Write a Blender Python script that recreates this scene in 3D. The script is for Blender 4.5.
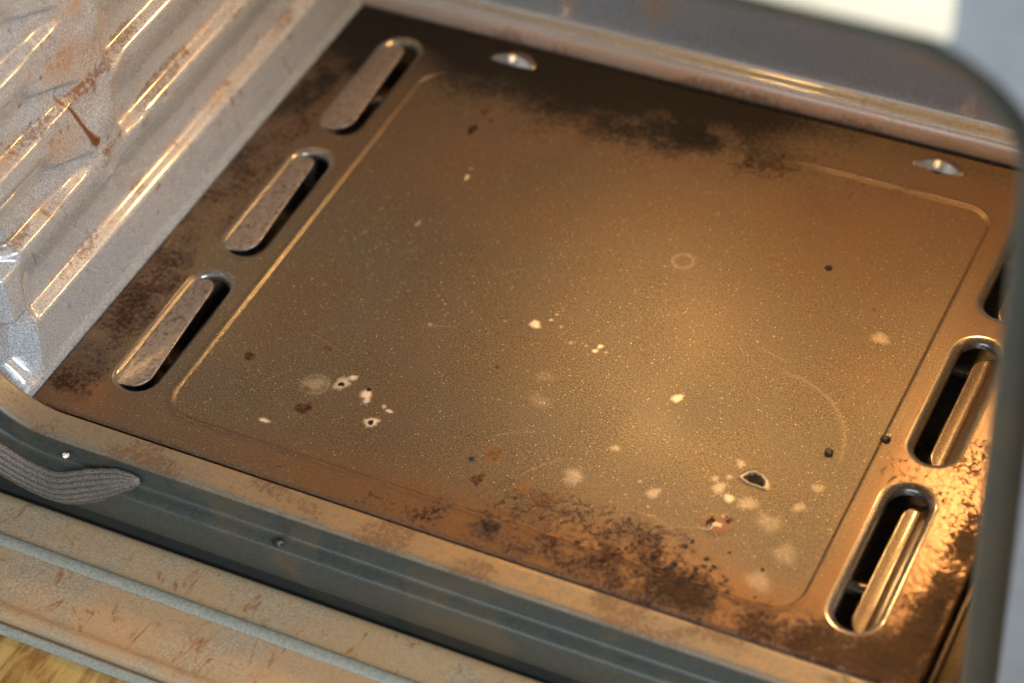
import bpy, bmesh, math, random
import numpy as np
from mathutils import Matrix, Vector

# ---------------------------------------------------------------- camera / light / exposure
scn = bpy.context.scene
for o in list(bpy.data.objects):
    bpy.data.objects.remove(o)
COL = scn.collection

cam_d = bpy.data.cameras.new("camera")
cam = bpy.data.objects.new("camera", cam_d)
COL.objects.link(cam)
cam.matrix_world = (Matrix.Translation((0.59382, -0.58613, 0.79844))
                    @ Matrix.Rotation(0.51174, 4, 'Z') @ Matrix.Rotation(0.79419, 4, 'X')
                    @ Matrix.Rotation(-0.08564, 4, 'Z'))
cam_d.sensor_width = 36.0
cam_d.lens = 2393.17 / 1024 * 36.0
cam_d.clip_start = 0.05
cam_d.clip_end = 50
cam_d.dof.use_dof = True
cam_d.dof.focus_distance = 1.11
cam_d.dof.aperture_fstop = 4.7
scn.camera = cam

world = bpy.data.worlds.new("World")
scn.world = world
world.use_nodes = True
wb = world.node_tree.nodes["Background"]
wb.inputs[0].default_value = (0.80, 0.88, 1.0, 1)
wb.inputs[1].default_value = 0.05

def area(name, loc, target, sx, sy, power, col):
    l = bpy.data.lights.new(name, 'AREA')
    l.shape = 'RECTANGLE'
    l.size, l.size_y, l.energy, l.color = sx, sy, power, col
    o = bpy.data.objects.new(name, l)
    COL.objects.link(o)
    o.location = loc
    o.rotation_euler = (Vector(target) - Vector(loc)).to_track_quat('-Z', 'Y').to_euler()
    return o
area("window_light", (0.60, -1.95, 1.00), (0.12, 0.15, 0.1), 2.6, 0.8, 44, (0.86, 0.92, 1.0))
area("side_fill_light", (1.02, -0.52, 0.86), (0.2, 0.0, 0.15), 0.45, 0.45, 22.0, (0.90, 0.95, 1.0))  # added cool fill lamp that brightens the right post and left wall

scn.view_settings.view_transform = 'Standard'
scn.view_settings.look = 'None'
scn.view_settings.exposure = 0.0
scn.view_settings.gamma = 1.0
LAMP_STRENGTH = 175.0
LAMP_COLOR = (1.0, 0.56, 0.19, 1)

# ---------------------------------------------------------------- numpy helpers
rng = np.random.default_rng(7)
def vnoise(x, y, seed=0):
    r = np.random.default_rng(seed).random((256, 256))
    xi = np.floor(x).astype(int); yi = np.floor(y).astype(int)
    fx = x - xi; fy = y - yi
    fx = fx * fx * (3 - 2 * fx); fy = fy * fy * (3 - 2 * fy)
    g = lambda a, b: r[a % 256, b % 256]
    return ((g(xi, yi) * (1 - fx) + g(xi + 1, yi) * fx) * (1 - fy)
            + (g(xi, yi + 1) * (1 - fx) + g(xi + 1, yi + 1) * fx) * fy)
def fbm(x, y, seed=0, octv=4):
    s = 0; a = .5; t = 0
    for k in range(octv):
        s = s + a * vnoise(x * 2 ** k, y * 2 ** k, seed + k); t += a; a *= .5
    return s / t
def ss(a, b, x):
    t = np.clip((x - a) / (b - a), 0, 1)
    return t * t * (3 - 2 * t)
def gauss(x, y, cx, cy, sx, sy, ang=0):
    c, s = math.cos(ang), math.sin(ang)
    u = ((x - cx) * c + (y - cy) * s) / sx; v = (-(x - cx) * s + (y - cy) * c) / sy
    return np.exp(-(u * u + v * v))
def rrect(x, y, x0, x1, y0, y1, r):
    qx = np.abs(x - (x0 + x1) / 2) - (x1 - x0) / 2 + r
    qy = np.abs(y - (y0 + y1) / 2) - (y1 - y0) / 2 + r
    return np.hypot(np.maximum(qx, 0), np.maximum(qy, 0)) + np.minimum(np.maximum(qx, qy), 0) - r

# ---------------------------------------------------------------- object helpers
def link(name, me, mat, parent=None, smooth=True):
    o = bpy.data.objects.new(name, me)
    COL.objects.link(o)
    if mat is not None:
        if me.materials: me.materials[0] = mat
        else: me.materials.append(mat)
    if smooth:
        me.polygons.foreach_set("use_smooth", [True] * len(me.polygons))
    if parent: o.parent = parent
    return o
def mesh_np(name, V, F):
    me = bpy.data.meshes.new(name)
    V = np.asarray(V, np.float32); F = np.asarray(F, np.int32)
    me.vertices.add(len(V)); me.vertices.foreach_set("co", V.ravel())
    k = F.shape[1]
    me.loops.add(F.size); me.loops.foreach_set("vertex_index", F.ravel())
    me.polygons.add(len(F))
    me.polygons.foreach_set("loop_start", np.arange(0, F.size, k, dtype=np.int32))
    me.update(calc_edges=True); me.validate()
    return me
def colattr(me, name, A):
    a = me.attributes.new(name, 'FLOAT_COLOR', 'POINT')
    a.data.foreach_set("color", np.ascontiguousarray(A, np.float32).ravel())
def grid_faces(nu, nv, flip=False, wrap=False):
    i, j = np.meshgrid(np.arange(nu if wrap else nu - 1), np.arange(nv - 1), indexing='ij')
    i2 = (i + 1) % nu
    f = np.stack([i * nv + j, i2 * nv + j, i2 * nv + j + 1, i * nv + j + 1], -1).reshape(-1, 4)
    return f[:, ::-1] if flip else f
def empty(name, loc=(0, 0, 0)):
    o = bpy.data.objects.new(name, None)
    o.empty_display_size = 0.02
    COL.objects.link(o); o.location = loc
    return o
def tag(o, label, cat, group=None):
    o["label"] = label; o["category"] = cat
    if group: o["group"] = group
    return o
def tube(path, rad, seg=10):
    path = [Vector(p) for p in path]
    V = []; n = len(path)
    for i, p in enumerate(path):
        t = (path[min(i + 1, n - 1)] - path[max(i - 1, 0)]).normalized()
        a = t.cross(Vector((0, 0, 1)))
        if a.length < .1: a = t.cross(Vector((0, 1, 0)))
        a.normalize(); b = t.cross(a)
        r = rad[i] if hasattr(rad, '__len__') else rad
        for k in range(seg):
            th = 2 * math.pi * k / seg
            V.append(p + a * (r * math.cos(th)) + b * (r * math.sin(th)))
    F = []
    for i in range(n - 1):
        for k in range(seg):
            F.append((i * seg + k, i * seg + (k + 1) % seg, (i + 1) * seg + (k + 1) % seg, (i + 1) * seg + k))
    return V, F

# ---------------------------------------------------------------- materials
class NT:
    def __init__(s, name):
        s.m = bpy.data.materials.new(name); s.m.use_nodes = True
        s.t = s.m.node_tree; s.b = s.t.nodes["Principled BSDF"]; s.out = s.t.nodes["Material Output"]
        s.co = s.n("ShaderNodeTexCoord").outputs["Object"]
    def n(s, ty, **k):
        nd = s.t.nodes.new(ty)
        for a, b in k.items(): setattr(nd, a, b)
        return nd
    def put(s, sock, v):
        if isinstance(v, (int, float)): sock.default_value = v
        elif isinstance(v, tuple): sock.default_value = v if len(v) != 3 or sock.type == 'VECTOR' else (*v, 1)
        else: s.t.links.new(v, sock)
    def math(s, op, a, b=0.0, c=None, clamp=False):
        nd = s.n("ShaderNodeMath", operation=op, use_clamp=clamp)
        s.put(nd.inputs[0], a); s.put(nd.inputs[1], b)
        if c is not None: s.put(nd.inputs[2], c)
        return nd.outputs[0]
    def noise(s, scale, detail=2.0, rough=.5, dist=0.0, vec=None):
        nd = s.n("ShaderNodeTexNoise")
        s.put(nd.inputs["Vector"], vec or s.co)
        s.put(nd.inputs["Scale"], scale); s.put(nd.inputs["Detail"], detail)
        s.put(nd.inputs["Roughness"], rough); s.put(nd.inputs["Distortion"], dist)
        return nd.outputs["Fac"]
    def voro(s, scale, feature='F1', vec=None):
        nd = s.n("ShaderNodeTexVoronoi", feature=feature)
        s.put(nd.inputs["Vector"], vec or s.co); s.put(nd.inputs["Scale"], scale)
        return nd
    def step(s, v, a, b, lo=0.0, hi=1.0):
        nd = s.n("ShaderNodeMapRange", interpolation_type='SMOOTHSTEP')
        s.put(nd.inputs[0], v); s.put(nd.inputs[1], a); s.put(nd.inputs[2], b)
        s.put(nd.inputs[3], lo); s.put(nd.inputs[4], hi)
        return nd.outputs[0]
    def mix(s, f, a, b):
        nd = s.n("ShaderNodeMix", data_type='RGBA')
        s.put(nd.inputs[0], f); s.put(nd.inputs[6], a); s.put(nd.inputs[7], b)
        return nd.outputs[2]
    def attr(s, name):
        nd = s.n("ShaderNodeAttribute", attribute_name=name)
        sp = s.n("ShaderNodeSeparateColor"); s.t.links.new(nd.outputs["Color"], sp.inputs[0])
        return sp.outputs[0], sp.outputs[1], sp.outputs[2], nd.outputs["Alpha"]
    def bump(s, h, dist, strength=1.0):
        nd = s.n("ShaderNodeBump"); s.put(nd.inputs["Height"], h)
        nd.inputs["Distance"].default_value = dist; nd.inputs["Strength"].default_value = strength
        s.t.links.new(nd.outputs[0], s.b.inputs["Normal"])
    def fin(s, col=None, rough=None, metal=None, spec=None, coat=None):
        if col is not None: s.put(s.b.inputs["Base Color"], col)
        if rough is not None: s.put(s.b.inputs["Roughness"], rough)
        if metal is not None: s.put(s.b.inputs["Metallic"], metal)
        if spec is not None: s.put(s.b.inputs["Specular IOR Level"], spec)
        if coat is not None: s.put(s.b.inputs["Coat Weight"], coat); s.b.inputs["Coat Roughness"].default_value = .08
        return s.m

def mat_plate(name="plate_enamel", attr=True, R0=0.0, film0=0.0, coat=0.0, lo=(.011, .009, .0065), hi=(.138, .100, .058), metal=.42, gloss0=0.0):
    t = NT(name)
    fine = t.noise(1050, 3, .8)
    mid = t.noise(260, 3, .6)
    base = t.mix(t.step(fine, .36, .66), lo, hi)
    base = t.mix(t.step(t.noise(30, 3), .35, .7, 0, .35), base, (.070, .058, .045))
    vo = t.voro(330)
    sp = t.n("ShaderNodeSeparateColor"); t.t.links.new(vo.outputs["Color"], sp.inputs[0])
    speck = t.math('MULTIPLY', t.step(vo.outputs["Distance"], .19, .06), t.step(sp.outputs[0], .80, .90))
    speck2 = t.math('MULTIPLY', t.step(t.voro(620).outputs["Distance"], .24, .08), t.step(t.noise(700, 0), .56, .66))
    base = t.mix(t.math('MAXIMUM', t.math('MULTIPLY', speck, t.step(t.noise(38, 3), .42, .68, .04, .8)), t.math('MULTIPLY', speck2, .8)), base, (.62, .52, .40))
    if attr:
        r, g, b, film = t.attr("stain_shade")
    else:
        r, g, b, film = R0, 0.0, 0.0, film0
    base = t.mix(t.math('MULTIPLY', film, t.step(fine, .2, .75, .6, 1.0)), base, (.130, .047, .009))
    n2 = t.noise(360, 6, .78, .2)
    spots = t.step(t.math('ADD', n2, t.math('MULTIPLY', r, .42)), .66, .90)
    base = t.mix(t.math('MULTIPLY', spots, .95), base, t.mix(t.noise(120), (.010, .004, .002), (.050, .018, .006)))
    pale = t.math('MULTIPLY', g, t.step(fine, .25, .6, .55, 1.0))
    base = t.mix(pale, base, (.66, .54, .40))
    dk = t.step(t.math('ADD', t.math('MULTIPLY', t.noise(520, 5, .75), 1.5), b), .88, 1.75)
    base = t.mix(dk, base, (.008, .0065, .0055))
    gl = t.n('ShaderNodeAttribute', attribute_name='gloss').outputs['Fac'] if attr else gloss0
    rough = t.math('ADD', t.step(t.noise(14, 2), .3, .7, .43, .49), t.math('ADD', t.math('MULTIPLY', spots, .18), t.math('MULTIPLY', dk, .25)))
    h = t.math('ADD', t.math('MULTIPLY', fine, .25), t.math('ADD', t.math('MULTIPLY', spots, .9), t.math('MULTIPLY', t.noise(90, 2), .12)))
    rough = t.math('MULTIPLY', rough, t.math('SUBTRACT', 1.0, t.math('MULTIPLY', gl, .62)))
    t.bump(h, .00016, 1.0)
    dirt_shade = t.math('MAXIMUM', spots, dk)  # burnt spots, soot and the plate's painted shade
    keep = t.math('SUBTRACT', 1.0, t.math('MULTIPLY', dirt_shade, .88))
    return t.fin(base, rough, t.math('MULTIPLY', keep, metal), t.math('MULTIPLY', keep, .9), coat)

def mat_wall(name, lo, hi, attr, rough=.2, brown=(.11, .045, .015), coat=0.0):
    t = NT(name)
    fine = t.noise(1300, 3, .7)
    base = t.mix(t.step(fine, .3, .7), lo, hi)
    h = t.math('MULTIPLY', fine, .3)
    rr = t.step(t.noise(40, 3), .3, .7, rough * .85, rough * 1.25)
    if attr:
        r, g, b, film = t.attr("stain_shade")
        mid = t.noise(420, 4, .7, .4)
        base = t.mix(t.math('MULTIPLY', film, t.step(mid, .25, .7, .3, 1.0)), base, (.26, .135, .050))
        sp = t.step(t.math('ADD', mid, t.math('MULTIPLY', r, .36)), .72, .90)
        base = t.mix(t.math('MULTIPLY', sp, .70), base, t.mix(t.noise(90), (.05, .022, .008), brown))
        base = t.mix(b, base, (.085, .026, .008))
        rr = t.math('ADD', rr, t.math('MULTIPLY', sp, .2))
        h = t.math('ADD', h, t.math('MULTIPLY', sp, .6))
    t.bump(h, .00014, 1.0)
    if attr and coat: coat = t.math('MULTIPLY', t.math('SUBTRACT', 1.0, t.math('MULTIPLY', film, .85)), coat)
    return t.fin(base, rr, spec=.5, coat=coat)

def mat_simple(name, c0, c1, rough=.4, metal=0.0, scale=300, bumpd=.0001, spec=.5):
    t = NT(name)
    n = t.noise(scale, 4, .6)
    t.bump(n, bumpd)
    return t.fin(t.mix(t.step(n, .3, .7), c0, c1), t.step(t.noise(scale * .3), .3, .7, rough * .85, rough * 1.2), metal, spec)

M_PLATE = mat_plate()
M_TONGUE = mat_plate("tongue_enamel", False, .50, .36, .6, (.10, .085, .070), (.30, .255, .205), 0.0)
M_TONGUE_R = mat_plate("tongue_enamel_greasy", False, .12, .35, .8, gloss0=.5)
M_WALL = mat_wall("wall_enamel", (.108, .115, .122), (.365, .385, .40), True, .28, coat=1.0)
M_BACK = mat_wall("back_enamel", (.095, .100, .102), (.215, .22, .222), True, .3, coat=.9)
M_CEIL = mat_wall("ceiling_enamel", (.09, .088, .085), (.17, .165, .16), False)
M_RIM = mat_plate("rim_enamel", False, .10, .08, 1.0, (.04, .035, .03), (.17, .145, .12), gloss0=.5)
M_LIP = mat_wall("lip_enamel", (.058, .052, .038), (.140, .124, .090), True, .36)
def mat_frame():
    t = NT("frame_enamel")
    n = t.noise(700, 3, .6); big = t.noise(26, 4, .6, .5)
    c = t.mix(t.step(n, .3, .7), (.030, .034, .028), (.045, .050, .043))
    c = t.mix(t.step(big, .48, .72, 0, .7), c, (.075, .055, .030))
    c = t.mix(t.step(t.noise(170, 4, .7), .64, .74, 0, .6), c, (.030, .018, .009))
    t.bump(n, .00006)
    return t.fin(c, t.step(big, .3, .7, .30, .42), None, .6)
M_FRAME = mat_frame()
M_FASCIA = mat_simple("fascia_steel", (.145, .157, .168), (.17, .182, .192), .35, 0, 60, .00003)
M_CREAM = mat_simple("cream_paint", (.56, .50, .37), (.60, .54, .40), .4, 0, 60, .00003)
M_BLACK = mat_simple("base_enamel", (.030, .024, .018), (.065, .052, .040), .3, 0, 400)
M_ELEMENT = mat_simple("element_metal", (.16, .12, .085), (.30, .24, .18), .3, .8, 500)
M_ROPE = mat_simple("seal_fibre", (.045, .039, .032), (.14, .12, .098), .55, .25, 1400, .0003)
M_CHAR = mat_simple("burnt_crumb", (.006, .005, .004), (.022, .014, .009), .5, 0, 900, .0003)
M_SALT = mat_simple("pale_crumb", (.55, .50, .42), (.80, .74, .62), .3, 0, 900, .0003)
M_RIVET = mat_simple("rivet_steel", (.62, .58, .50), (.80, .76, .68), .35, .6, 300, .00003)
M_LUG = mat_simple("lug_face", (.10, .098, .088), (.17, .168, .15), .3, .2, 600)
M_DOORLINE = mat_simple("door_ridge_enamel", (.15, .15, .12), (.22, .22, .18), .5, 0, 700, .00004)

def mat_lamp(nm, k):
    t = NT(nm)
    t.fin((.9, .8, .6), .2)
    t.b.inputs["Emission Color"].default_value = LAMP_COLOR
    t.b.inputs["Emission Strength"].default_value = LAMP_STRENGTH * k
    return t.m
M_LAMP = mat_lamp("lamp_glass", 1.0)
M_LAMP2 = mat_lamp("lamp_glass_weak", 1.0)

# ---------------------------------------------------------------- the oven: cavity, front frame, fascia
W, D = .44, .331
oven = tag(empty("oven", (0, 0, 0)), "grey enamelled oven cavity with ribbed side wall, dirty and lamp lit", "oven")

def side_wall_mesh():
    ys = np.arange(-.0042, .3385, .0008); zs = np.arange(-.006, .353, .0008)
    Y, Z = np.meshgrid(ys, zs, indexing='ij')
    y = Y * 1000; z = Z * 1000
    x = np.zeros_like(y)
    wob = (fbm(y / 40, z / 40, 5, 2) - .5) * .5
    for k in range(-0, 8):
        z0 = 33.5 + 42.5 * k
        dz = z - z0
        if k == 0:
            m = ss(16, 26, y)
            rear = m; front = 0 * m
        else:
            rear = ss(107, 116, y)
            front = (1 - ss(48, 66, y)) * ss(8, 18, y)
        # ledge: steps outwards over ~2.5 mm, the strip above leans back in
        prof = 6.5 * ss(-2.4, 3.4, dz) * (1 - ss(4, 40, dz))
        x -= prof * rear
        fr = 6.5 * ss(-2.4, 3.4, dz) * (1 - ss(14, 34, dz))
        x -= fr * front
        if k:
            # tapering pocket that closes in a diagonal fold behind the front rail
            top = 32 - (y - 30) * .42
            pk = ss(-1, 4, dz) * (1 - ss(top - 2.5, top + 1.5, dz)) * (1 - ss(70, 94, y)) * ss(8, 18, y)
            x -= 4.5 * pk * (1 - front)
    # the wall steps back towards the front opening
    zc = ss(6, 12, z)
    per = (z - 33.5) % 42.5
    S = np.where(z < 44, 1.0, 0.0) * np.clip((z - 2.5) / 12.5, 0, 1) * (1 - ss(40, 46, z)) * 12
    S = S + np.where(z > 60, 1.0, 0.0) * 7.5 * (ss(36, 40.5, per) + (1 - ss(8, 14, per))).clip(0, 1)
    x -= S * (1 - ss(13, 23, y + .14 * (46 - z) * (z < 52)))
    x -= (20.0 - S) * (1 - ss(-4.2, 7, y)) * ss(-2, 12, z)
    # foot of the wall tucks under the floor plate, with a soft cove
    x -= -1.2 * (1 - ss(-2, 7, z)) * 1.0
    for (cy, cz, r_, a_) in ((93.8, 160, 5, 1.5), (112.7, 115, 7, 2.6), (93.9, 117.5, 4, 1.2), (112.4, 132.4, 4, 1.4), (115.4, 85.4, 4, 1.2), (126, 74, 3.5, 1.0), (93.3, 75, 4, 1.2), (98.2, 61.6, 5, 1.2), (100, 96, 9, 2.0), (104, 146, 9, 2.0)):
        x += a_ * gauss(y, z, cy, cz, r_ * 1.3, r_, -.4)
    x += wob * .9
    x -= .6
    V = np.stack([x / 1000, Y, Z], -1).reshape(-1, 3)
    me = mesh_np("side_wall", V, grid_faces(len(ys), len(zs), False))
    # stains
    R = np.zeros_like(y); F = np.zeros_like(y); B = np.zeros_like(y)
    for k in range(8):
        z0 = 33.5 + 42.5 * k
        onl = np.exp(-((z - z0 - 2) / 4.0) ** 2)
        R += onl * (.10 + 1.1 * ss(.35, .8, fbm(y / 24, z / 60, 11 + k, 3))) * (1 if k < 3 else .6)
        F += onl * (.25 + .6 * ss(.4, .75, fbm(y / 30, z / 60, 111 + k, 3)))
    R += .42 * ss(.42, .75, fbm(y / 55, z / 55, 21, 3)) * np.exp(-z / 50)
    for (cy, cz, sy, sz, a) in ((78, 146, 26, 12, 1.0), (60, 107, 17, 10, .6), (112, 128, 18, 30, .35), (75, 100, 20, 10, .3)):
        gk = a * gauss(y, z, cy, cz, sy, sz, -.5)
        F += .85 * gk * ss(.25, .65, fbm(y / 9, z / 9, 31, 3)); R += .62 * gk
    for (cy, cz, r_) in ((174, 41, 5), (150, 78, 7), (165, 80, 5), (218, 74, 6), (238, 42, 5), (121, 84, 6)):
        R += .9 * gauss(y, z, cy, cz, r_ * 1.3, r_ * .6)
    for i in range(38):
        cy = rng.uniform(10, 320); k = rng.integers(0, 4); cz = 33.5 + 42.5 * k + rng.uniform(-2, 3); L = rng.uniform(3, 14); w_ = rng.uniform(.5, 1.6)
        B = np.maximum(B, rng.uniform(.3, .8) * np.exp(-((y - cy - .15 * (cz - z)) / w_) ** 2) * ss(cz - L, cz - L * .4, z) * (1 - ss(cz, cz + 2, z)) * ss(.35, .6, fbm(y / 3, z / 5, 300 + i, 2)))
    for i in range(70):
        cy, cz, r_ = rng.uniform(5, 325), rng.uniform(4, 190), rng.uniform(.4, 1.3)
        B = np.maximum(B, rng.uniform(.35, .9) * (1 - ss(r_ * .6, r_ * 1.2, np.hypot(y - cy, (z - cz) * .7))))
    # a long reddish drip
    pts = [(77.7, 133.8, .25), (74, 125.5, .4), (79.5, 113.5, 1.0), (85, 99, 1.1), (88.5, 90.5, 2.0), (90.5, 87.5, 2.6)]
    for (a, b) in zip(pts[:-1], pts[1:]):
        for s in np.linspace(0, 1, 14):
            cy, cz, r_ = [a[i] * (1 - s) + b[i] * s for i in range(3)]
            B = np.maximum(B, 1 - ss(r_ * .75, r_ * 1.25, np.hypot(y - cy, z - cz)))
    for (a, b, r_) in (((31, 66), (33, 58), .5), ((200, 16), (204, 6), .4), ((250, 22), (256, 6), .6), ((187, 28), (185, 18), .4)):
        for s in np.linspace(0, 1, 12):
            B = np.maximum(B, .7 * (1 - ss(r_ * .6, r_ * 1.5, np.hypot(y - (a[0] * (1 - s) + b[0] * s), z - (a[1] * (1 - s) + b[1] * s)))))
    A = np.stack([np.clip(R, 0, 1), 0 * R, B, np.clip(F, 0, 1)], -1).reshape(-1, 4)
    colattr(me, "stain_shade", A)
    return me
me_w = side_wall_mesh()
wl = link("side_wall", me_w, M_WALL, oven)
wl["label"] = "ribbed light grey side wall with brown splashes and a reddish drip"
wr = link("side_wall", me_w, M_WALL, oven)
wr.scale = (-1, 1, 1); wr.location = (W + .0185, 0, 0)

def sweep_x(name, prof, x0, x1, nx, mat, attr=None):
    xs = np.linspace(x0, x1, nx); P = np.array(prof)
    V = np.zeros((nx, len(P), 3)); V[:, :, 0] = xs[:, None]; V[:, :, 1] = P[None, :, 0]; V[:, :, 2] = P[None, :, 1]
    me = mesh_np(name, V.reshape(-1, 3), grid_faces(nx, len(P)))
    if attr is not None:
        X = np.repeat(xs[:, None], len(P), 1); Yv = np.repeat(P[None, :, 0], nx, 0); Z = np.repeat(P[None, :, 1], nx, 0)
        colattr(me, "stain_shade", attr(X * 1000, Yv * 1000, Z * 1000).reshape(-1, 4))
    return link(name, me, mat, oven)
def arc(cx, cy, r, a0, a1, n):
    return [(cx + r * math.cos(math.radians(a0 + (a1 - a0) * i / n)), cy + r * math.sin(math.radians(a0 + (a1 - a0) * i / n))) for i in range(n + 1)]
# back wall: small riser, rounded nose, ledge, then the upright sheet
bp = [(.3325, -.006), (.3325, 0.0)]
bp += [(.3325 + .0030 * s * s,   .0095 * s) for s in np.linspace(.08, 1, 12)]
bp += arc(.3380, .0095, .0025, 180, 80, 8)
bp += [(.3400, .01225)]
bp += arc(.3405, .0153, .003, 275, 355, 6)
bp += [(.3436 + .003 * s, 0.0158 + .33 * s) for s in np.linspace(.01, 1, 160)]
def back_attr(X, Y, Z):
    n = fbm(X / 30, Z / 30, 41, 4)
    R = np.exp(-(Z / 8.5) ** 4) * (.50 + .8 * ss(.35, .7, n)) * ss(10, 90, X) * (1 - .45 * ss(260, 330, X)) * (1.1 - Z.clip(0, 14) / 16)
    F = 1.15 * np.exp(-(Z / 9.3) ** 6) * (.6 + .4 * ss(60, 260, X)) * (.7 + .5 * n)
    for cx, cz, sx, sz, a in ((127, 31, 5, 8, .8), (177, 38, 9, 9, .8), (172, 34, 3, 14, .5), (330, 44, 22, 5, .6)):
        F = F + a * .7 * gauss(X, Z, cx, cz, sx, sz); R = R + a * .6 * gauss(X, Z, cx, cz, sx, sz)
    return np.stack([np.clip(R, 0, 1), 0 * X, 0 * X, np.clip(F, 0, 1)], -1)
bw = sweep_x("back_wall", bp, -.016, W + .016, 420, M_BACK, back_attr)
bw["label"] = "dark grey back wall with a bright rounded ledge and brown stains"

# ceiling and the shell below the floor plate
ce = [(-.017, .350)] + [(y_, .350) for y_ in np.linspace(-.01, .33, 20)] + arc(.330, .334, .016, 90, 0, 6)
cl = sweep_x("ceiling", ce, -.02, W + .02, 40, M_CEIL)
base = [(.3325, 0.0), (.331, -.034), (-.002, -.034), (-.0045, -.004)]
sweep_x("base_pan", base, -.012, W + .012, 3, M_BLACK)
sd = []
for xx in (-.0035, W + .0035):
    me = mesh_np("side_skirt", [(xx, -.003, -.0345), (xx, .333, -.0345), (xx, .333, .002), (xx, -.003, .002)], [(0, 1, 2, 3)])
    link("side_skirt", me, M_BLACK, oven, False)

# front frame swept round the rounded opening
def opening_path(o, n=18):
    x0, x1, z0, z1, r = -.020, .460, .001, .3385, .043
    P = []
    for (cx, cz, a0) in ((x0 + r, z0 + r, 180), (x1 - r, z0 + r, 270), (x1 - r, z1 - r, 0), (x0 + r, z1 - r, 90)):
        for i in range(n + 1):
            a = math.radians(a0 + 90 * i / n)
            P.append((cx + (r + o) * math.cos(a), cz + (r + o) * math.sin(a)))
    # add points on the straights
    Q = []
    for i, p in enumerate(P):
        q = P[(i + 1) % len(P)]
        L = math.hypot(q[0] - p[0], q[1] - p[1])
        Q.append(p)
        if L > .05 or (i % (n + 1)) == n:
            for s in range(1, 60): Q.append((p[0] + (q[0] - p[0]) * s / 60, p[1] + (q[1] - p[1]) * s / 60))
    return Q
def sweep_open(name, prof, mat, parent, attr=None):
    V = []; m = None
    rings = [opening_path(o) for o, _ in prof]
    m = len(rings[0])
    V = np.zeros((m, len(prof), 3))
    for j, (o, y) in enumerate(prof):
        R_ = np.array(rings[j]); V[:, j, 0] = R_[:, 0]; V[:, j, 1] = y; V[:, j, 2] = R_[:, 1]
    me = mesh_np(name, V.reshape(-1, 3), grid_faces(m, len(prof), False, True))
    if attr is not None:
        v = V.reshape(-1, 3) * 1000
        colattr(me, "stain_shade", attr(v[:, 0], v[:, 1], v[:, 2]))
    return link(name, me, mat, parent)
lip = \
      [(.0040, -.0010), (.0012, -.0011), (.0003, -.0016), (0, -.0026)] + [(0.0, y_) for y_ in np.linspace(-.0045, -.0147, 8)] + \
      [(.0018 - .0018 * math.cos(math.radians(a)), -.0147 - .0018 * math.sin(math.radians(a))) for a in (15, 30, 45, 60, 75, 90)]
def lip_attr(x, y, z):
    bt = 1 - ss(4, 20, z)
    n = fbm(x / 35, y / 18, 51, 4)
    F = bt * (.30 + .75 * ss(40, 220, x)) * (.25 + 1.2 * n) + .2 * (1 - bt)
    R = bt * (.34 + .7 * ss(.4, .7, fbm(x / 22, y / 14, 61, 4)))
    F *= 1 - .75 * ss(-12.5, -15.5, y)
    return np.stack([np.clip(R, 0, 1), 0 * x, 0 * x, np.clip(F, 0, 1)], -1)
link_l = sweep_open("opening_lip", lip, M_LIP, oven, lip_attr)
link_l["label"] = "narrow tan stained lip along the front edge of the oven floor"
fr = [(.0018, -.01652), (.0125, -.01675)] + \
     [(.0125 + .002 * math.sin(math.radians(a)), -.01875 + .002 * math.cos(math.radians(a))) for a in (30, 60, 90)] + \
     [(.0145, -.0195), (.0146, -.0232)] + \
     [(.0166 - .002 * math.cos(math.radians(a)), -.0232 - .002 * math.sin(math.radians(a))) for a in (30, 60, 90)] + [(.034, -.0254), (.0352, -.0250), (.0358, -.0243), (.090, -.0241)]
frm = sweep_open("opening_frame", fr, M_FRAME, oven)
frm["label"] = "stepped plain grey frame with rounded corners around the oven mouth"
# fascia beyond the frame (right post and top), with a cream strip over the mouth
def slab(name, x0, x1, y0, y1, z0, z1, mat, parent, bev=.001):
    bm = bmesh.new(); bmesh.ops.create_cube(bm, size=1)
    for v in bm.verts:
        v.co = ((x0 + x1) / 2 + v.co.x * (x1 - x0), (y0 + y1) / 2 + v.co.y * (y1 - y0), (z0 + z1) / 2 + v.co.z * (z1 - z0))
    if bev: bmesh.ops.bevel(bm, geom=bm.edges[:], offset=bev, segments=3, affect='EDGES', profile=.5)
    me = bpy.data.meshes.new(name); bm.to_mesh(me); bm.free()
    return link(name, me, mat, parent)
def fascia():
    V = []; ring = opening_path(.0172); m = len(ring)
    for (x, z) in ring: V.append((x, -.0275, z))
    for (x, z) in ring: V.append((x, -.0262, z))
    out = []
    for (x, z) in ring:
        ox = min(max(x * 1.0, -.07), .53); t = None
        cx, cz = .22, .167
        dx, dz = x - cx, z - cz
        k = min((.31 / abs(dx)) if abs(dx) > 1e-6 else 1e9, (.25 / abs(dz)) if abs(dz) > 1e-6 else 1e9)
        out.append((cx + dx * k, -.0275, cz + dz * k))
    V += out
    F = []
    for i in range(m):
        j = (i + 1) % m
        if V[i][2] < .055 or V[j][2] < .055: continue
        F.append((i, j, 2 * m + j, 2 * m + i)); F.append((m + i, m + j, j, i))
    me = bpy.data.meshes.new("fascia"); me.from_pydata(V, [], F); me.update()
    return link("fascia", me, M_FASCIA, oven, False)
fa = fascia(); fa["label"] = "pale blue grey front panel at the corner of the mouth"
cs = slab("trim_strip", .02, .4385, -.031, -.027, .3565, .388, M_CREAM, oven); cs["label"] = "bright cream strip above the oven mouth"

sl_ = slab('side_ledge', .4412, .470, -.0025, .333, -.020, -.0012, M_TONGUE_R, oven, .0006)

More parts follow.
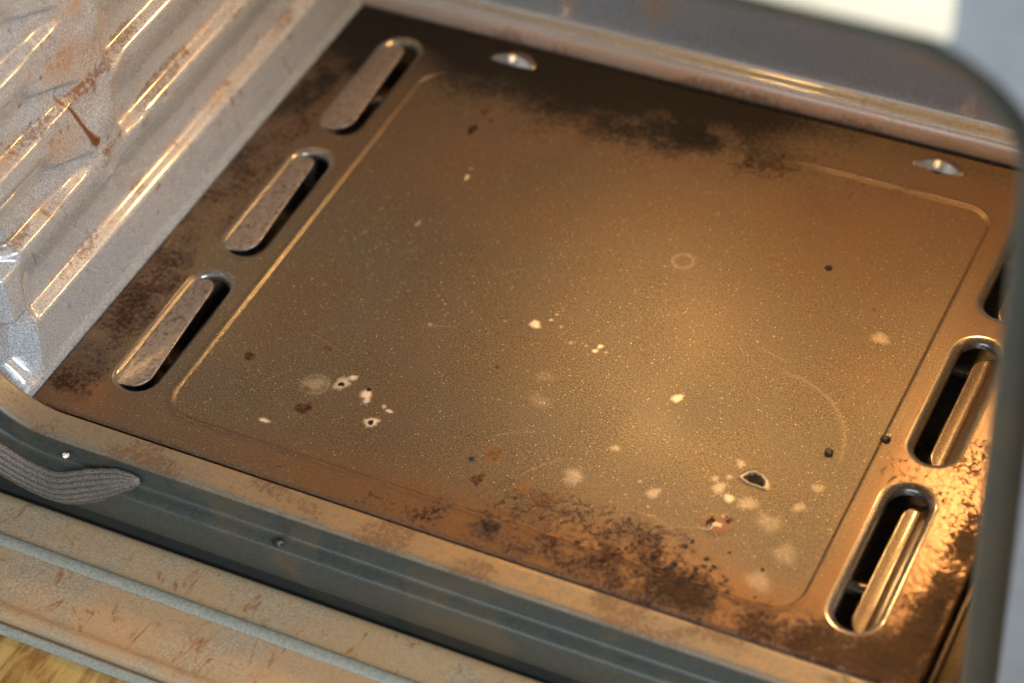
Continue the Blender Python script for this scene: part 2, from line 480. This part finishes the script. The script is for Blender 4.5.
# heating element beneath the plate
el = []
ysn = [(.06, .40), (.06, .04), (.132, .04), (.132, .41), (.205, .41), (.205, .04), (.285, .04), (.285, .41)]
for i in range(len(ysn) - 1):
    (y0, x0), (y1, x1) = ysn[i], ysn[i + 1]
    if y0 == y1:
        for s in np.linspace(0, 1, 12): el.append((x0 + (x1 - x0) * s, y0, -.021))
    else:
        cx = x0; r = (y1 - y0) / 2; sgn = 1 if x0 > .2 else -1
        for a in np.linspace(-90, 90, 12)[1:-1]:
            el.append((cx + sgn * min(r, .016) * math.cos(math.radians(a)), (y0 + y1) / 2 + r * math.sin(math.radians(a)), -.021))
V_, F_ = tube(el, .0036, 12)
me = bpy.data.meshes.new("heating_element"); me.from_pydata(V_, [], F_); me.update()
link("heating_element", me, M_ELEMENT, oven)

# oven lamp: domed glass in the back wall, upper right
def dome(name, c, r, mat, parent, squash=.7):
    bm = bmesh.new(); bmesh.ops.create_uvsphere(bm, u_segments=32, v_segments=16, radius=r)
    for v in bm.verts:
        v.co.y *= squash; v.co += Vector(c)
    me = bpy.data.meshes.new(name); bm.to_mesh(me); bm.free()
    return link(name, me, mat, parent)
LAMP_POS = (.372, .336, .272)
dome("lamp_cover", LAMP_POS, .0255, M_LAMP, oven)
LAMP2_POS = (.178, .340, .272)
dome("lamp_cover", LAMP2_POS, .0225, M_LAMP2, oven)
V_, F_ = tube([(LAMP_POS[0] + .030 * math.cos(a), .3445, LAMP_POS[2] + .030 * math.sin(a)) for a in np.linspace(0, 2 * math.pi, 40)], .004, 10)
me = bpy.data.meshes.new("lamp_ring"); me.from_pydata(V_, [], F_); me.update()
link("lamp_ring", me, M_RIVET, oven)

# ---------------------------------------------------------------- floor plate
plate = tag(empty("floor_plate", (W / 2, D / 2, 0)), "speckled brown enamel oven floor plate with six slots, splashed and burnt", "floor plate")
PO = Vector((W / 2, D / 2, 0))
def pl(name, me, mat, smooth=True):
    o = link(name, me, mat, plate, smooth); o.location = -PO
    return o
HW = .0099
SL = [(.0408, y0, y1) for (y0, y1) in ((.0252, .1098), (.1268, .2104), (.2282, .3110))]
SR = [(.4018, y0, y1) for (y0, y1) in ((.0225, .1070), (.1245, .2065), (.2250, .3080))]
def cap_sdf(X, Y, s):
    cx, y0, y1 = s
    yy = np.clip(Y, y0 + HW, y1 - HW)
    return np.hypot(X - cx, Y - yy) - HW
def plate_mesh():
    dx = .0006
    xs = np.arange(.0010, .4391, dx); ys = np.arange(.0004, .3306, dx)
    X, Y = np.meshgrid(xs, ys, indexing='ij')
    nx, ny = X.shape
    sd = np.full_like(X, 9.)
    for s in SL + SR:
        d = cap_sdf(X, Y, s)
        # snap vertices just inside the hole onto its outline
        near = (d < 0) & (d > -dx * 1.01)
        cx, y0, y1 = s
        yy = np.clip(Y, y0 + HW, y1 - HW)
        rr = np.maximum(np.hypot(X - cx, Y - yy), 1e-6)
        X = np.where(near, cx + (X - cx) / rr * HW, X); Y = np.where(near, yy + (Y - yy) / rr * HW, Y)
        sd = np.minimum(sd, np.where(near, 0, d))
    x = X * 1000; y = Y * 1000
    Z = np.zeros_like(X)
    rd = rrect(x, y, 63.0, 378.5, 19.5, 295, 15)
    Z -= .85 * (1 - ss(-1.0, .5, rd))
    GL = .8 * np.exp(-((rd + .5) / 1.3) ** 2) * (.25 + .75 * (x < 90) * ss(32, 42, y) * (1 - .8 * ss(90, 200, y)))
    Z += .35 * np.exp(-((rd - 1.4) / 1.2) ** 2)
    e = np.clip(sd * 1000, 0, 4)
    lw = np.where(x > 220, 3.6, 3.2)
    Z -= 1.7 * np.clip(1 - e / lw, 0, 1) ** 2
    # outer rolled edge
    be = np.minimum(np.minimum(x - 1.0, 439.0 - x), np.minimum(y - .4, 330.2 - y))
    Z -= 1.2 * np.clip(1 - be / 1.6, 0, 1) ** 2
    Z += (fbm(x / 90, y / 90, 3, 2) - .5) * .10
    # ---- stains, with some shade and lamp sheen painted in
    n1 = fbm(x / 14, y / 14, 71, 4); n2 = fbm(x / 40, y / 40, 81, 4); n3 = fbm(x / 5, y / 5, 91, 3)
    R = np.zeros_like(x); G = np.zeros_like(x); B = np.zeros_like(x); F = np.zeros_like(x)
    def g(cx, cy, sx, sy, a=0): return gauss(x, y, cx, cy, sx, sy, a)
    # front band of baked grease
    fb = np.exp(-((y - 8) / 17) ** 2) * (.30 + .70 * ss(70, 200, x))
    F += 1.15 * fb * (.55 + .6 * n2); R += .66 * fb * (.2 + 1.2 * n1); B += .62 * fb * ss(.25, .7, n2) * (.3 + n1)
    R += .56 * g(295, 32, 45, 18, .0) * (.2 + 1.3 * n1) + .30 * g(322, 20, 20, 10) * (.3 + n1) + .35 * g(245, 35, 40, 14)
    F += .45 * g(290, 26, 60, 20)
    # right strip and the burnt near corner
    rs = ss(372, 392, x)
    F += rs * (.45 + .75 * (1 - ss(60, 190, y))) * (.6 + .6 * n2)
    R += .75 * g(432, 62, 8, 42) * (.3 + 1.1 * n1) + .60 * g(424, 30, 14, 24) * (.1 + 1.3 * n1) + .42 * g(395, 10, 45, 12) * (.4 + n1)
    B += .7 * g(433, 60, 6, 34) * ss(.42, .6, n1)
    F += .55 * g(360, 16, 50, 22) + .3 * g(425, 30, 25, 60)
    R += .62 * rs * n1 * (1 - .6 * ss(120, 240, y)) * ss(.3, .6, n2)
    # left strip
    ls = (1 - ss(24, 33, x)) 
    R += ls * (.44 + .36 * ss(.35, .65, n2)) * (1 - .4 * ss(200, 300, y)) * ss(4, 16, y) * (.55 + .75 * n1)
    F += .20 * ls * (.5 + n2); B += .26 * ls * ss(.35, .65, n1) * ss(6, 20, y)
    F += .55 * g(22, 18, 20, 12)
    # back: soot, brown haze and the back-left shade painted near black
    bk = ss(262, 306, y)
    B += .80 * ss(236, 322, y + 30 * (n1 - .5) + 10 * (n3 - .5)) * ss(35, 90, x) * (1 - ss(200, 320, x + 60 * (n1 - .5))) * (.6 + .6 * n2)
    B += 0.35 * g(225, 296, 70, 20, -.02) * ss(.25, .6, n1)
    R += .55 * g(250, 290, 80, 24) * (.5 + n1)
    F += .42 * ss(150, 280, y) * (.3 + .8 * n2) + .34 * g(320, 230, 120, 90) * (.5 + .6 * n2)  # brown film, plus the lamp's amber sheen painted in right of centre
    R += .40 * g(330, 300, 70, 18) * n1
    B += .30 * bk * (1 - ss(60, 120, x))
    # general light brown haze, then more shade painted dark at back and left
    F += .12 * ss(.35, .75, n2)
    B += .50 * (1 - ss(20, 70, x)) * ss(120, 300, y) * (.5 + .7 * n2) + .22 * ss(225, 320, y) * (1 - ss(200, 300, x)) + .18 * (1 - ss(10, 60, x)) * (.4 + n1)
    B += .55 * ss(300, 326, y) * (.3 + n1)
    GL = np.maximum(GL, 0.55 * ss(378, 398, x) * (1 - .5 * ss(150, 260, y)))
    GL = np.maximum(GL, .55 * g(340, 14, 50, 16))
    # individual marks  (x, y, r, aspect)
    def spot(cx, cy, r, asp=1., soft=.35, seed=0, wob=.35):
        a = np.arctan2(y - cy, x - cx)
        d = np.hypot(x - cx, (y - cy) / asp)
        d = d / r * (1 + wob * (.30 * np.sin(2 * a + seed * 1.9) + .26 * np.sin(3 * a + seed * 4.1) + .18 * np.sin(5 * a + seed * 2.3) + .14 * np.sin(8 * a + seed)))
        return 1 - ss(1 - soft, 1 + soft, d)
    PALE = [(200.6, 137.9, 2.9, .9, 1.0), (235.8, 136.0, 1.5, .9, 1.0), (234.8, 132.4, 1.4, .9, .95), (229.5, 134, .8, 1, .7), (240, 133.5, .8, 1, .7), (282.7, 118.6, 2.6, 1.1, 1.0),
            (355.4, 191.2, 4.1, .95, .55), (258.9, 55.4, 4.8, 1, .5), (295.9, 60.4, 3.0, 1, .55), (269.1, 78.8, 2.2, .9, .55),
            (325.1, 92.2, 2.2, 1, .6), (321.7, 74.5, 3.1, 1.1, .7), (336.9, 71.2, 4.2, 1, .45), (328.1, 70.7, 2.4, 1, .75), (318.0, 79.0, 1.8, 1, .7), (323.5, 82.5, 1.6, 1, .6),
            (350.1, 64.1, 6.0, .9, .28), (362.5, 50.1, 6.0, .9, .25), (358.4, 77.7, 2.8, 1, .55), (362.1, 91.4, 2.7, 1, .55), (357.4, 31.6, 6.5, .8, .26),
            (133.4, 67.4, 3.7, 1.1, .95), (136.6, 72.5, 2.0, 1, .9), (147.4, 65.4, 2.8, 1.2, .95), (149.5, 61.6, 1.8, 1, .9), (158.2, 50.3, 3.2, 1, .95), (162.6, 59.8, 1.9, .6, .9), (159, 61.5, 1.2, 1, .8), (121.6, 61.8, 5.5, .9, .40),
            (111.2, 32.2, 2.6, .5, .9), (121.7, 222.3, 1.1, 2, .9), (120.5, 229, .9, 1, .6), (114.6, 181.4, 1.0, 3.2, .5), (153.7, 118.7, 1.4, .8, .5), (186.3, 134.3, .8, 1, .5), (220, 108.2, 4.5, .8, .16), (224.8, 92.5, 5.5, .8, .16), (287.6, 64.8, .9, 1, .6),
            (206.5, 143.5, 1.0, .8, .9), (207.5, 148, .7, 1, .8), (213, 141, 1.0, .8, .6), (222, 133, 1.4, .8, .5)]
    for i, (cx, cy, r, asp, a) in enumerate(PALE):
        k = spot(cx, cy, r * .85, asp, .5 if a > .7 else .6, i)
        G = np.maximum(G, (a if a > .7 else a * .6) * k * (.55 + .9 * n3).clip(0, 1.1)); F *= 1 - .8 * k * a; R *= 1 - .8 * k
        Z += .16 * k * a
    # ring marks
    for (cx, cy, r, w, a, x0) in ((248.9, 205.5, 5.0, .9, .14, 0), (122, 62, 6.0, 1.2, .14, 0), (352, 88, 0.1, .1, 0, 0)):
        if r > 1: G = np.maximum(G, a * np.exp(-((np.hypot(x - cx, y - cy) - r) / w) ** 2))
    ar = np.hypot(x - 322, y - 110); G = np.maximum(G, .10 * np.exp(-((ar - 43) / .9) ** 2) * ss(318, 328, x) * ss(106, 118, y))
    # brown / burnt dots
    DOT = [(83.2, 66.2, 3.0, .9, .75), (124.3, 46, 4.6, .8, .7), (115.8, 85.4, 2.4, .8, .65), (219.8, 54.3, 4.8, 1, .0), (219.5, 37.6, 3.6, 1, .65), (252.4, 37.7, 5.6, 1.1, 0), (196.9, 105.1, 1.5, .8, .6), (241.4, 40.9, 4.5, .8, 0),
           (133.4, 66.6, 1.5, .9, .95), (147.0, 68.5, 1.3, 1, .9), (158.0, 50.0, 1.5, .9, .95), (119.5, 57.5, 2.0, .8, .3),
           (106.9, 257.8, 2.2, 2.2, .85), (106.6, 273.7, 2.6, 1.6, .6), (113, 268, 2.2, .9, .6), (204, 60, .9, 1, .6), (330.9, 226, 1.6, 1, .3), (346, 208, 1.8, .8, .45)]
    for i, (cx, cy, r, asp, a) in enumerate(DOT):
        k = spot(cx, cy, r, asp, .35, 50 + i)
        if a > 0: B = np.maximum(B, a * k)
        F = np.maximum(F, .95 * k)
        G *= 1 - k * (a > .2)
    for cx, cy, r in ((219.8, 54.3, 4.2), (252.4, 37.7, 5.4)):
        k = spot(cx, cy, r, 1, .4, 77); B = np.maximum(B, .42 * k)
    # scatter of small burnt dots in front
    for i in range(60):
        cx = rng.normal(322, 20); cy = rng.normal(24, 9); r = rng.uniform(.5, 1.6)
        k = spot(cx, cy, r, 1, .4, i); B = np.maximum(B, .85 * k)
    # blister: pale rim, black crater, small inner crust
    k = spot(334.4, 85.7, 6.2, .72, .18, 3); G = np.maximum(G * (1 - k), (.25 + .6 * n3) * (k - spot(334.4, 85.7, 4.7, .70, .2, 3)).clip(0))
    k2 = spot(334.4, 85.7, 4.6, .70, .2, 3); B = np.maximum(B, .92 * k2 * ss(.25, .5, n3)); Z += .7 * k - .9 * k2
    # brown crust
    k = spot(329, 54.6, 7.2, .8, .3, 5); F = np.maximum(F, k * .9); B = np.maximum(B, .8 * k * ss(.48, .62, fbm(x / 3.2, y / 3.2, 33, 3))); Z += .5 * k * n3
    G = np.maximum(G, .6 * k * ss(.55, .7, fbm(x / 3.2, y / 3.2, 35, 3)))
    # fine scratches
    for i in range(14):
        cx, cy, an, L = rng.uniform(80, 370), rng.uniform(30, 270), rng.uniform(-.6, 1.2), rng.uniform(3, 14)
        u = (x - cx) * math.cos(an) + (y - cy) * math.sin(an); v = -(x - cx) * math.sin(an) + (y - cy) * math.cos(an) + .01 * u * u
        G = np.maximum(G, .10 * np.exp(-(v / .35) ** 2) * (1 - ss(L * .6, L, np.abs(u))))
    cr = np.clip(1.3 * rs * (1 - ss(90, 170, y)) * ss(388, 412, x) + .9 * g(410, 14, 50, 14) + .55 * np.exp(-((y - 8) / 12) ** 2) * ss(180, 300, x) + .5 * R * (x < 34), 0, 1)
    Z += .22 * cr * (fbm(x / 2.4, y / 2.4, 123, 3) - .4) * ss(.5, 2.5, be) * ss(1, 4, sd * 1000)
    keep = sd > -1e-9
    f = grid_faces(nx, ny)
    fk = keep.ravel()[f].all(1)
    f = f[fk]
    used = np.zeros(nx * ny, bool); used[f.ravel()] = True
    idx = np.cumsum(used) - 1
    V = np.stack([X, Y, Z / 1000], -1).reshape(-1, 3)[used]
    me = mesh_np("panel", V, idx[f])
    A = np.stack([np.clip(R, 0, 1), np.clip(G, 0, 1), np.clip(B, 0, 1), np.clip(F, 0, 1)], -1).reshape(-1, 4)[used]
    colattr(me, "stain_shade", A)
    ga = me.attributes.new("gloss", "FLOAT", "POINT"); ga.data.foreach_set("value", np.ascontiguousarray(GL.reshape(-1)[used], np.float32))
    return me
pl("panel", plate_mesh(), M_PLATE)
# folded-down outer edge of the sheet
ed = [(.0010, .0004), (.4390, .0004), (.4390, .3306), (.0010, .3306)]
V_ = [(x, y, -.0008) for x, y in ed] + [(x, y, -.004) for x, y in ed]
me = mesh_np("folded_edge", V_, [(i, (i + 1) % 4, 4 + (i + 1) % 4, 4 + i) for i in range(4)])
pl("folded_edge", me, M_BLACK, False)

def sheet_z(x, y):
    return (float(fbm(np.array([x * 1000 / 90]), np.array([y * 1000 / 90]), 3, 2)[0]) - .5) * .00010
def rim_mesh(s, prof):
    cx, y0, y1 = s; n = 20; ring = []
    for (cy, a0) in ((y1 - HW, 0), (y0 + HW, 180)):
        for i in range(n + 1):
            a = math.radians(a0 + 180 * i / n); ring.append((0, cy, math.cos(a), math.sin(a)))
    m = len(ring); V = np.zeros((m, len(prof), 3))
    for i, (_, cy, c_, s_) in enumerate(ring):
        for j, (o, z) in enumerate(prof):
            V[i, j] = (cx + (HW + o) * c_, cy + (HW + o) * s_, z + sheet_z(cx + (HW + o) * c_, cy + (HW + o) * s_))
    return mesh_np("slot_rim", V.reshape(-1, 3), grid_faces(m, len(prof), True, True))
rimL = [(.0032 * k, -.0017 * (1 - k) ** 2 + .00012 + .0005 * 0) for k in (.98, .8, .6, .45, .3, .15, 0)] + [(-.0003, -.0024), (-.0005, -.0036)]
rimR = [(.0036 * k, -.0017 * (1 - k) ** 2 + .00012) for k in (.98, .8, .6, .45, .3, .15, 0)] + [(-.0005, -.0026), (-.0008, -.0042)]
for s in SL: pl("slot_rim", rim_mesh(s, rimL), M_RIM)
for s in SR: pl("slot_rim", rim_mesh(s, rimR), M_RIM)

def tongue_up(s, hf, hb):
    cx, y0, y1 = s; xh = cx - HW + .0001
    nu, nv = 60, 16; V = np.zeros((nu, nv, 3))
    ya, yb = y0 + .0012, y1 - .0075
    for i in range(nu):
        t = i / (nu - 1); tt = (1 - math.cos(math.pi * t)) / 2
        y = ya + (yb - ya) * tt
        e = min(y - ya, yb - y); r = .0088
        W0 = .0186 - .0034 * tt
        w = W0 if e > r else W0 - r + math.sqrt(max(r * r - (r - e) ** 2, 0))
        w = max(w, .0002) if e < r else w
        h = hf + (hb - hf) * tt
        for j in range(nv):
            u = j / (nv - 1); q = u * w / .0186
            V[i, j] = (xh + u * w, y, -.0021 + .0007 * math.exp(-q / .04) + (h + .0021) * q ** .9)
    me = mesh_np("tongue", V.reshape(-1, 3), grid_faces(nu, nv))
    o = pl("tongue", me, M_TONGUE)
    md = o.modifiers.new("thickness", 'SOLIDIFY'); md.thickness = .0009; md.offset = -1
    return o
for s, hf, hb in zip(SL, (.0012, .0020, .0034), (.0058, .0055, .0058)): tongue_up(s, hf, hb)
def tongue_down(s, slope):
    cx, y0, y1 = s; xh = cx + HW + .0004
    nu, nv = 50, 14; V = np.zeros((nu, nv, 3))
    ya, yb = y0 + .003, y1 - .002
    for i in range(nu):
        t = i / (nu - 1); tt = (1 - math.cos(math.pi * t)) / 2
        y = ya + (yb - ya) * tt; e = min(y - ya, yb - y); r = .009
        w = .0125 if e > r else .0125 - r + math.sqrt(max(r * r - (r - e) ** 2, 1e-9))
        for j in range(nv):
            u = j / (nv - 1) * w
            V[i, j] = (xh - u, y, -.0016 - .0066 * math.sin(min(u / .0072, 1) * math.pi / 2) + .0011 * (max(u - .0062, 0) / .0063) ** 1.5)
    me = mesh_np("tongue", V.reshape(-1, 3), grid_faces(nu, nv, True))
    o = pl("tongue", me, M_TONGUE_R)
    md = o.modifiers.new("thickness", 'SOLIDIFY'); md.thickness = .0009; md.offset = 1
    return o
for s in SR: tongue_down(s, .55)

# two lanced lugs near the back edge, each with a bright rivet
def lug(cx, cy):
    n, m = 28, 12; hw, dep, ht = .0130, .010, .0052
    V = np.zeros((n, m, 3))
    for i in range(n):
        u = -1 + 2 * i / (n - 1); a = (1 - abs(u) ** 1.6)
        for j in range(m):
            v = j / (m - 1)
            V[i, j] = (cx + u * hw, cy + v * dep * (.25 + .75 * a), .0002 + ht * a * (1 - v) ** 1.2 * (1 + .25 * math.sin(v * 3)))
    o = pl("lug", mesh_np("lug", V.reshape(-1, 3), grid_faces(n, m)), M_TONGUE_R)
    Vf = []; 
    for i in range(n):
        u = -1 + 2 * i / (n - 1); a = (1 - abs(u) ** 1.6)
        Vf += [(cx + u * hw, cy - .0014 - .001 * a, .0000), (cx + u * hw, cy + .0002, .0003 + ht * a * .97)]
    f = link("lug_face", mesh_np("lug_face", Vf, [(2 * i, 2 * i + 2, 2 * i + 3, 2 * i + 1) for i in range(n - 1)]), M_LUG, o)
    bm = bmesh.new(); bmesh.ops.create_uvsphere(bm, u_segments=20, v_segments=12, radius=.0030)
    for v in bm.verts: v.co += Vector((cx, cy - .0012, .0030))
    me = bpy.data.meshes.new("rivet"); bm.to_mesh(me); bm.free()
    link("rivet", me, M_RIVET, o)
lug(.1030, .3155); lug(.3415, .3165)

# ---------------------------------------------------------------- rope seal in the frame recess, lower left
def rope():
    V = []; F = []
    path = []
    ctl = [(-.040, .20), (-.040, .16), (-.0395, .06), (-.034, .025), (-.018, -.001), (.004, -.0150), (.028, -.0205), (.050, -.0155), (.064, -.0098), (.0735, -.0065), (.080, -.004)]
    for a in range(1, len(ctl) - 2):
        p0, p1, p2, p3 = [np.array(c) for c in ctl[a - 1:a + 3]]
        for t in np.linspace(0, 1, 12, endpoint=(a == len(ctl) - 3)):
            path.append(tuple(.5 * ((2 * p1) + (p2 - p0) * t + (2 * p0 - 5 * p1 + 4 * p2 - p3) * t * t + (3 * p1 - p0 - 3 * p2 + p3) * t ** 3)))
    P = np.array(path); n = len(P)
    T = np.gradient(P, axis=0); T /= np.linalg.norm(T, axis=1)[:, None]; N = np.stack([T[:, 1], -T[:, 0]], 1)
    # N should point outwards (away from the opening)
    cen = np.array([.22, .167]); sg = np.sign(((P - cen) * N).sum(1)); N *= sg[:, None]
    L = np.concatenate([[0], np.cumsum(np.linalg.norm(np.diff(P, axis=0), axis=1))]); rem = L[-1] - L
    k = 8
    for s in range(k):
        a = math.pi * (s + .5) / k
        pts = []; rad = []
        for i in range(n):
            w = .0082 * min(1, (rem[i] / .028) ** .55 + .06)
            o = math.cos(a) * w; f = .0056 * math.sin(a) * min(1, (rem[i] / .02) ** .5 + .15)
            wig = 0.0001 * math.sin(L[i] * 900 + s * 1.3)
            pts.append((P[i, 0] + N[i, 0] * (o + wig), -.0185 - .0075 * float(ss(.066, .030, np.array(P[i, 0]))) - f, P[i, 1] + N[i, 1] * (o + wig)))
            rad.append(.0018 * min(1, .45 + rem[i] / .02))
        v, f_ = tube(pts, rad, 8); b = len(V); V += v; F += [tuple(q + b for q in ff) for ff in f_]
    me = bpy.data.meshes.new("rope_seal"); me.from_pydata(V, [], F); me.update()
    return link("rope_seal", me, M_ROPE)
rp = rope(); rp.parent = oven; rp["label"] = "loose end of dark ribbed rope seal in the frame at lower left"

# ---------------------------------------------------------------- open door in front
door = None
def mat_door():
    t = NT("door_enamel")
    m1 = t.n("ShaderNodeMapping"); t.t.links.new(t.co, m1.inputs[0]); m1.inputs["Scale"].default_value = (1, .45, 1)
    fine = t.noise(900, 3, .7); big = t.noise(22, 4, .6, .4); mid = t.noise(130, 4, .65, .8, m1.outputs[0])
    c = t.mix(t.step(fine, .3, .7), (.175, .140, .092), (.31, .245, .160))
    c = t.mix(t.step(big, .36, .68, .05, .65), c, (.33, .19, .085))
    c = t.mix(t.step(mid, .55, .70, 0, .8), c, (.17, .070, .022))
    c = t.mix(t.step(t.noise(60, 5, .7, 1.2), .66, .74, 0, .8), c, (.12, .038, .012))
    t.bump(fine, .00008)
    return t.fin(c, t.step(mid, .3, .7, .30, .45))
M_DOOR = mat_door()
def mat_glass():
    t = NT("door_glass_greasy")
    m1 = t.n("ShaderNodeMapping"); t.t.links.new(t.co, m1.inputs[0]); m1.inputs["Scale"].default_value = (1, .25, 1)
    n = t.noise(140, 4, .6, .6, m1.outputs[0])
    c = t.mix(t.step(n, .35, .65), (.33, .22, .07), (.16, .075, .02))
    return t.fin(c, .15)
M_GLASS = mat_glass()
DZ = -.0395
def dpart(name, prof, mat):
    P = np.array(prof); xs = np.linspace(-.07, .51, 120)
    V = np.zeros((len(xs), len(P), 3)); V[:, :, 0] = xs[:, None]; V[:, :, 1] = P[None, :, 0]; V[:, :, 2] = P[None, :, 1]
    return link(name, mesh_np(name, V.reshape(-1, 3), grid_faces(len(xs), len(P), True)), mat, door or oven)
dp = [(-.0265, DZ - .022), (-.0265, DZ - .003), (-.0272, DZ - .0012), (-.029, DZ - .0003), (-.032, DZ)] + [(y, DZ) for y in np.linspace(-.036, -.083, 14)] + \
     [(-.085, DZ + .0006), (-.087, DZ + .0018), (-.0895, DZ + .0022), (-.0915, DZ + .0014), (-.0925, DZ - .001), (-.0925, DZ - .006)]
door = dpart("door", dp, M_DOOR)
door["label"] = "open door with rust stained inner panel below the oven mouth"
d2 = dpart("ridge", [(-.0495, DZ + .0003), (-.0500, DZ + .0012), (-.0515, DZ + .0019), (-.0535, DZ + .0020), (-.0555, DZ + .0013), (-.0562, DZ + .0003)], M_DOORLINE)
dpart("glass_gasket", [(-.0928, DZ - .004), (-.094, DZ - .0012), (-.0965, DZ - .0008), (-.098, DZ - .004)], M_DOORLINE)
dpart("glass_pane", [(-.0925, DZ - .0045), (-.20, DZ - .0045), (-.32, DZ - .0045)], M_GLASS)
dpart("outer_panel", [(-.0265, DZ - .022), (-.32, DZ - .022)], M_BLACK)

# ---------------------------------------------------------------- loose crumbs
def crumb(name, loc, r, mat, label, seed, squash=.6):
    bm = bmesh.new(); bmesh.ops.create_icosphere(bm, subdivisions=2, radius=r)
    q = random.Random(seed)
    for v in bm.verts:
        k = q.uniform(.72, 1.25); v.co = Vector((v.co.x * k * q.uniform(.9, 1.2), v.co.y * k, v.co.z * k * squash))
    mz = min(v.co.z for v in bm.verts)
    for v in bm.verts: v.co.z -= mz
    me = bpy.data.meshes.new(name); bm.to_mesh(me); bm.free()
    o = link(name, me, mat, None, False); o.location = loc
    return tag(o, label, "crumb")
FZ = -.0013
crumb("burnt_crumb", (.3164, .2275, FZ), .0017, M_CHAR, "tiny black crumb on the plate nearest the lug beside the grey post", 1)
crumb("burnt_crumb", (.3592, .1131, FZ), .0019, M_CHAR, "tiny square black crumb on the plate left of the middle right slot", 2)
crumb("burnt_crumb", (.3801, .1298, -.0006), .0021, M_CHAR, "small dark crumb with a pale tip by the right groove", 3)
crumb("pale_crumb", (.3806, .1322, -.0006), .0014, M_SALT, "pale crumb touching the small dark crumb by the right groove", 4)
crumb("burnt_crumb", (.2119, .0476, FZ), .0013, M_CHAR, "black crumb beside the round brown spots near the front edge", 5)
crumb("burnt_crumb", (.1488, -.0225, -.0134), .0026, M_CHAR, "round black lump on the grey ledge in front of the lip", 6)
crumb("pale_crumb", (.0345, -.0205, -.0050), .0016, M_SALT, "white crumb caught above the ribbed rope seal", 7)
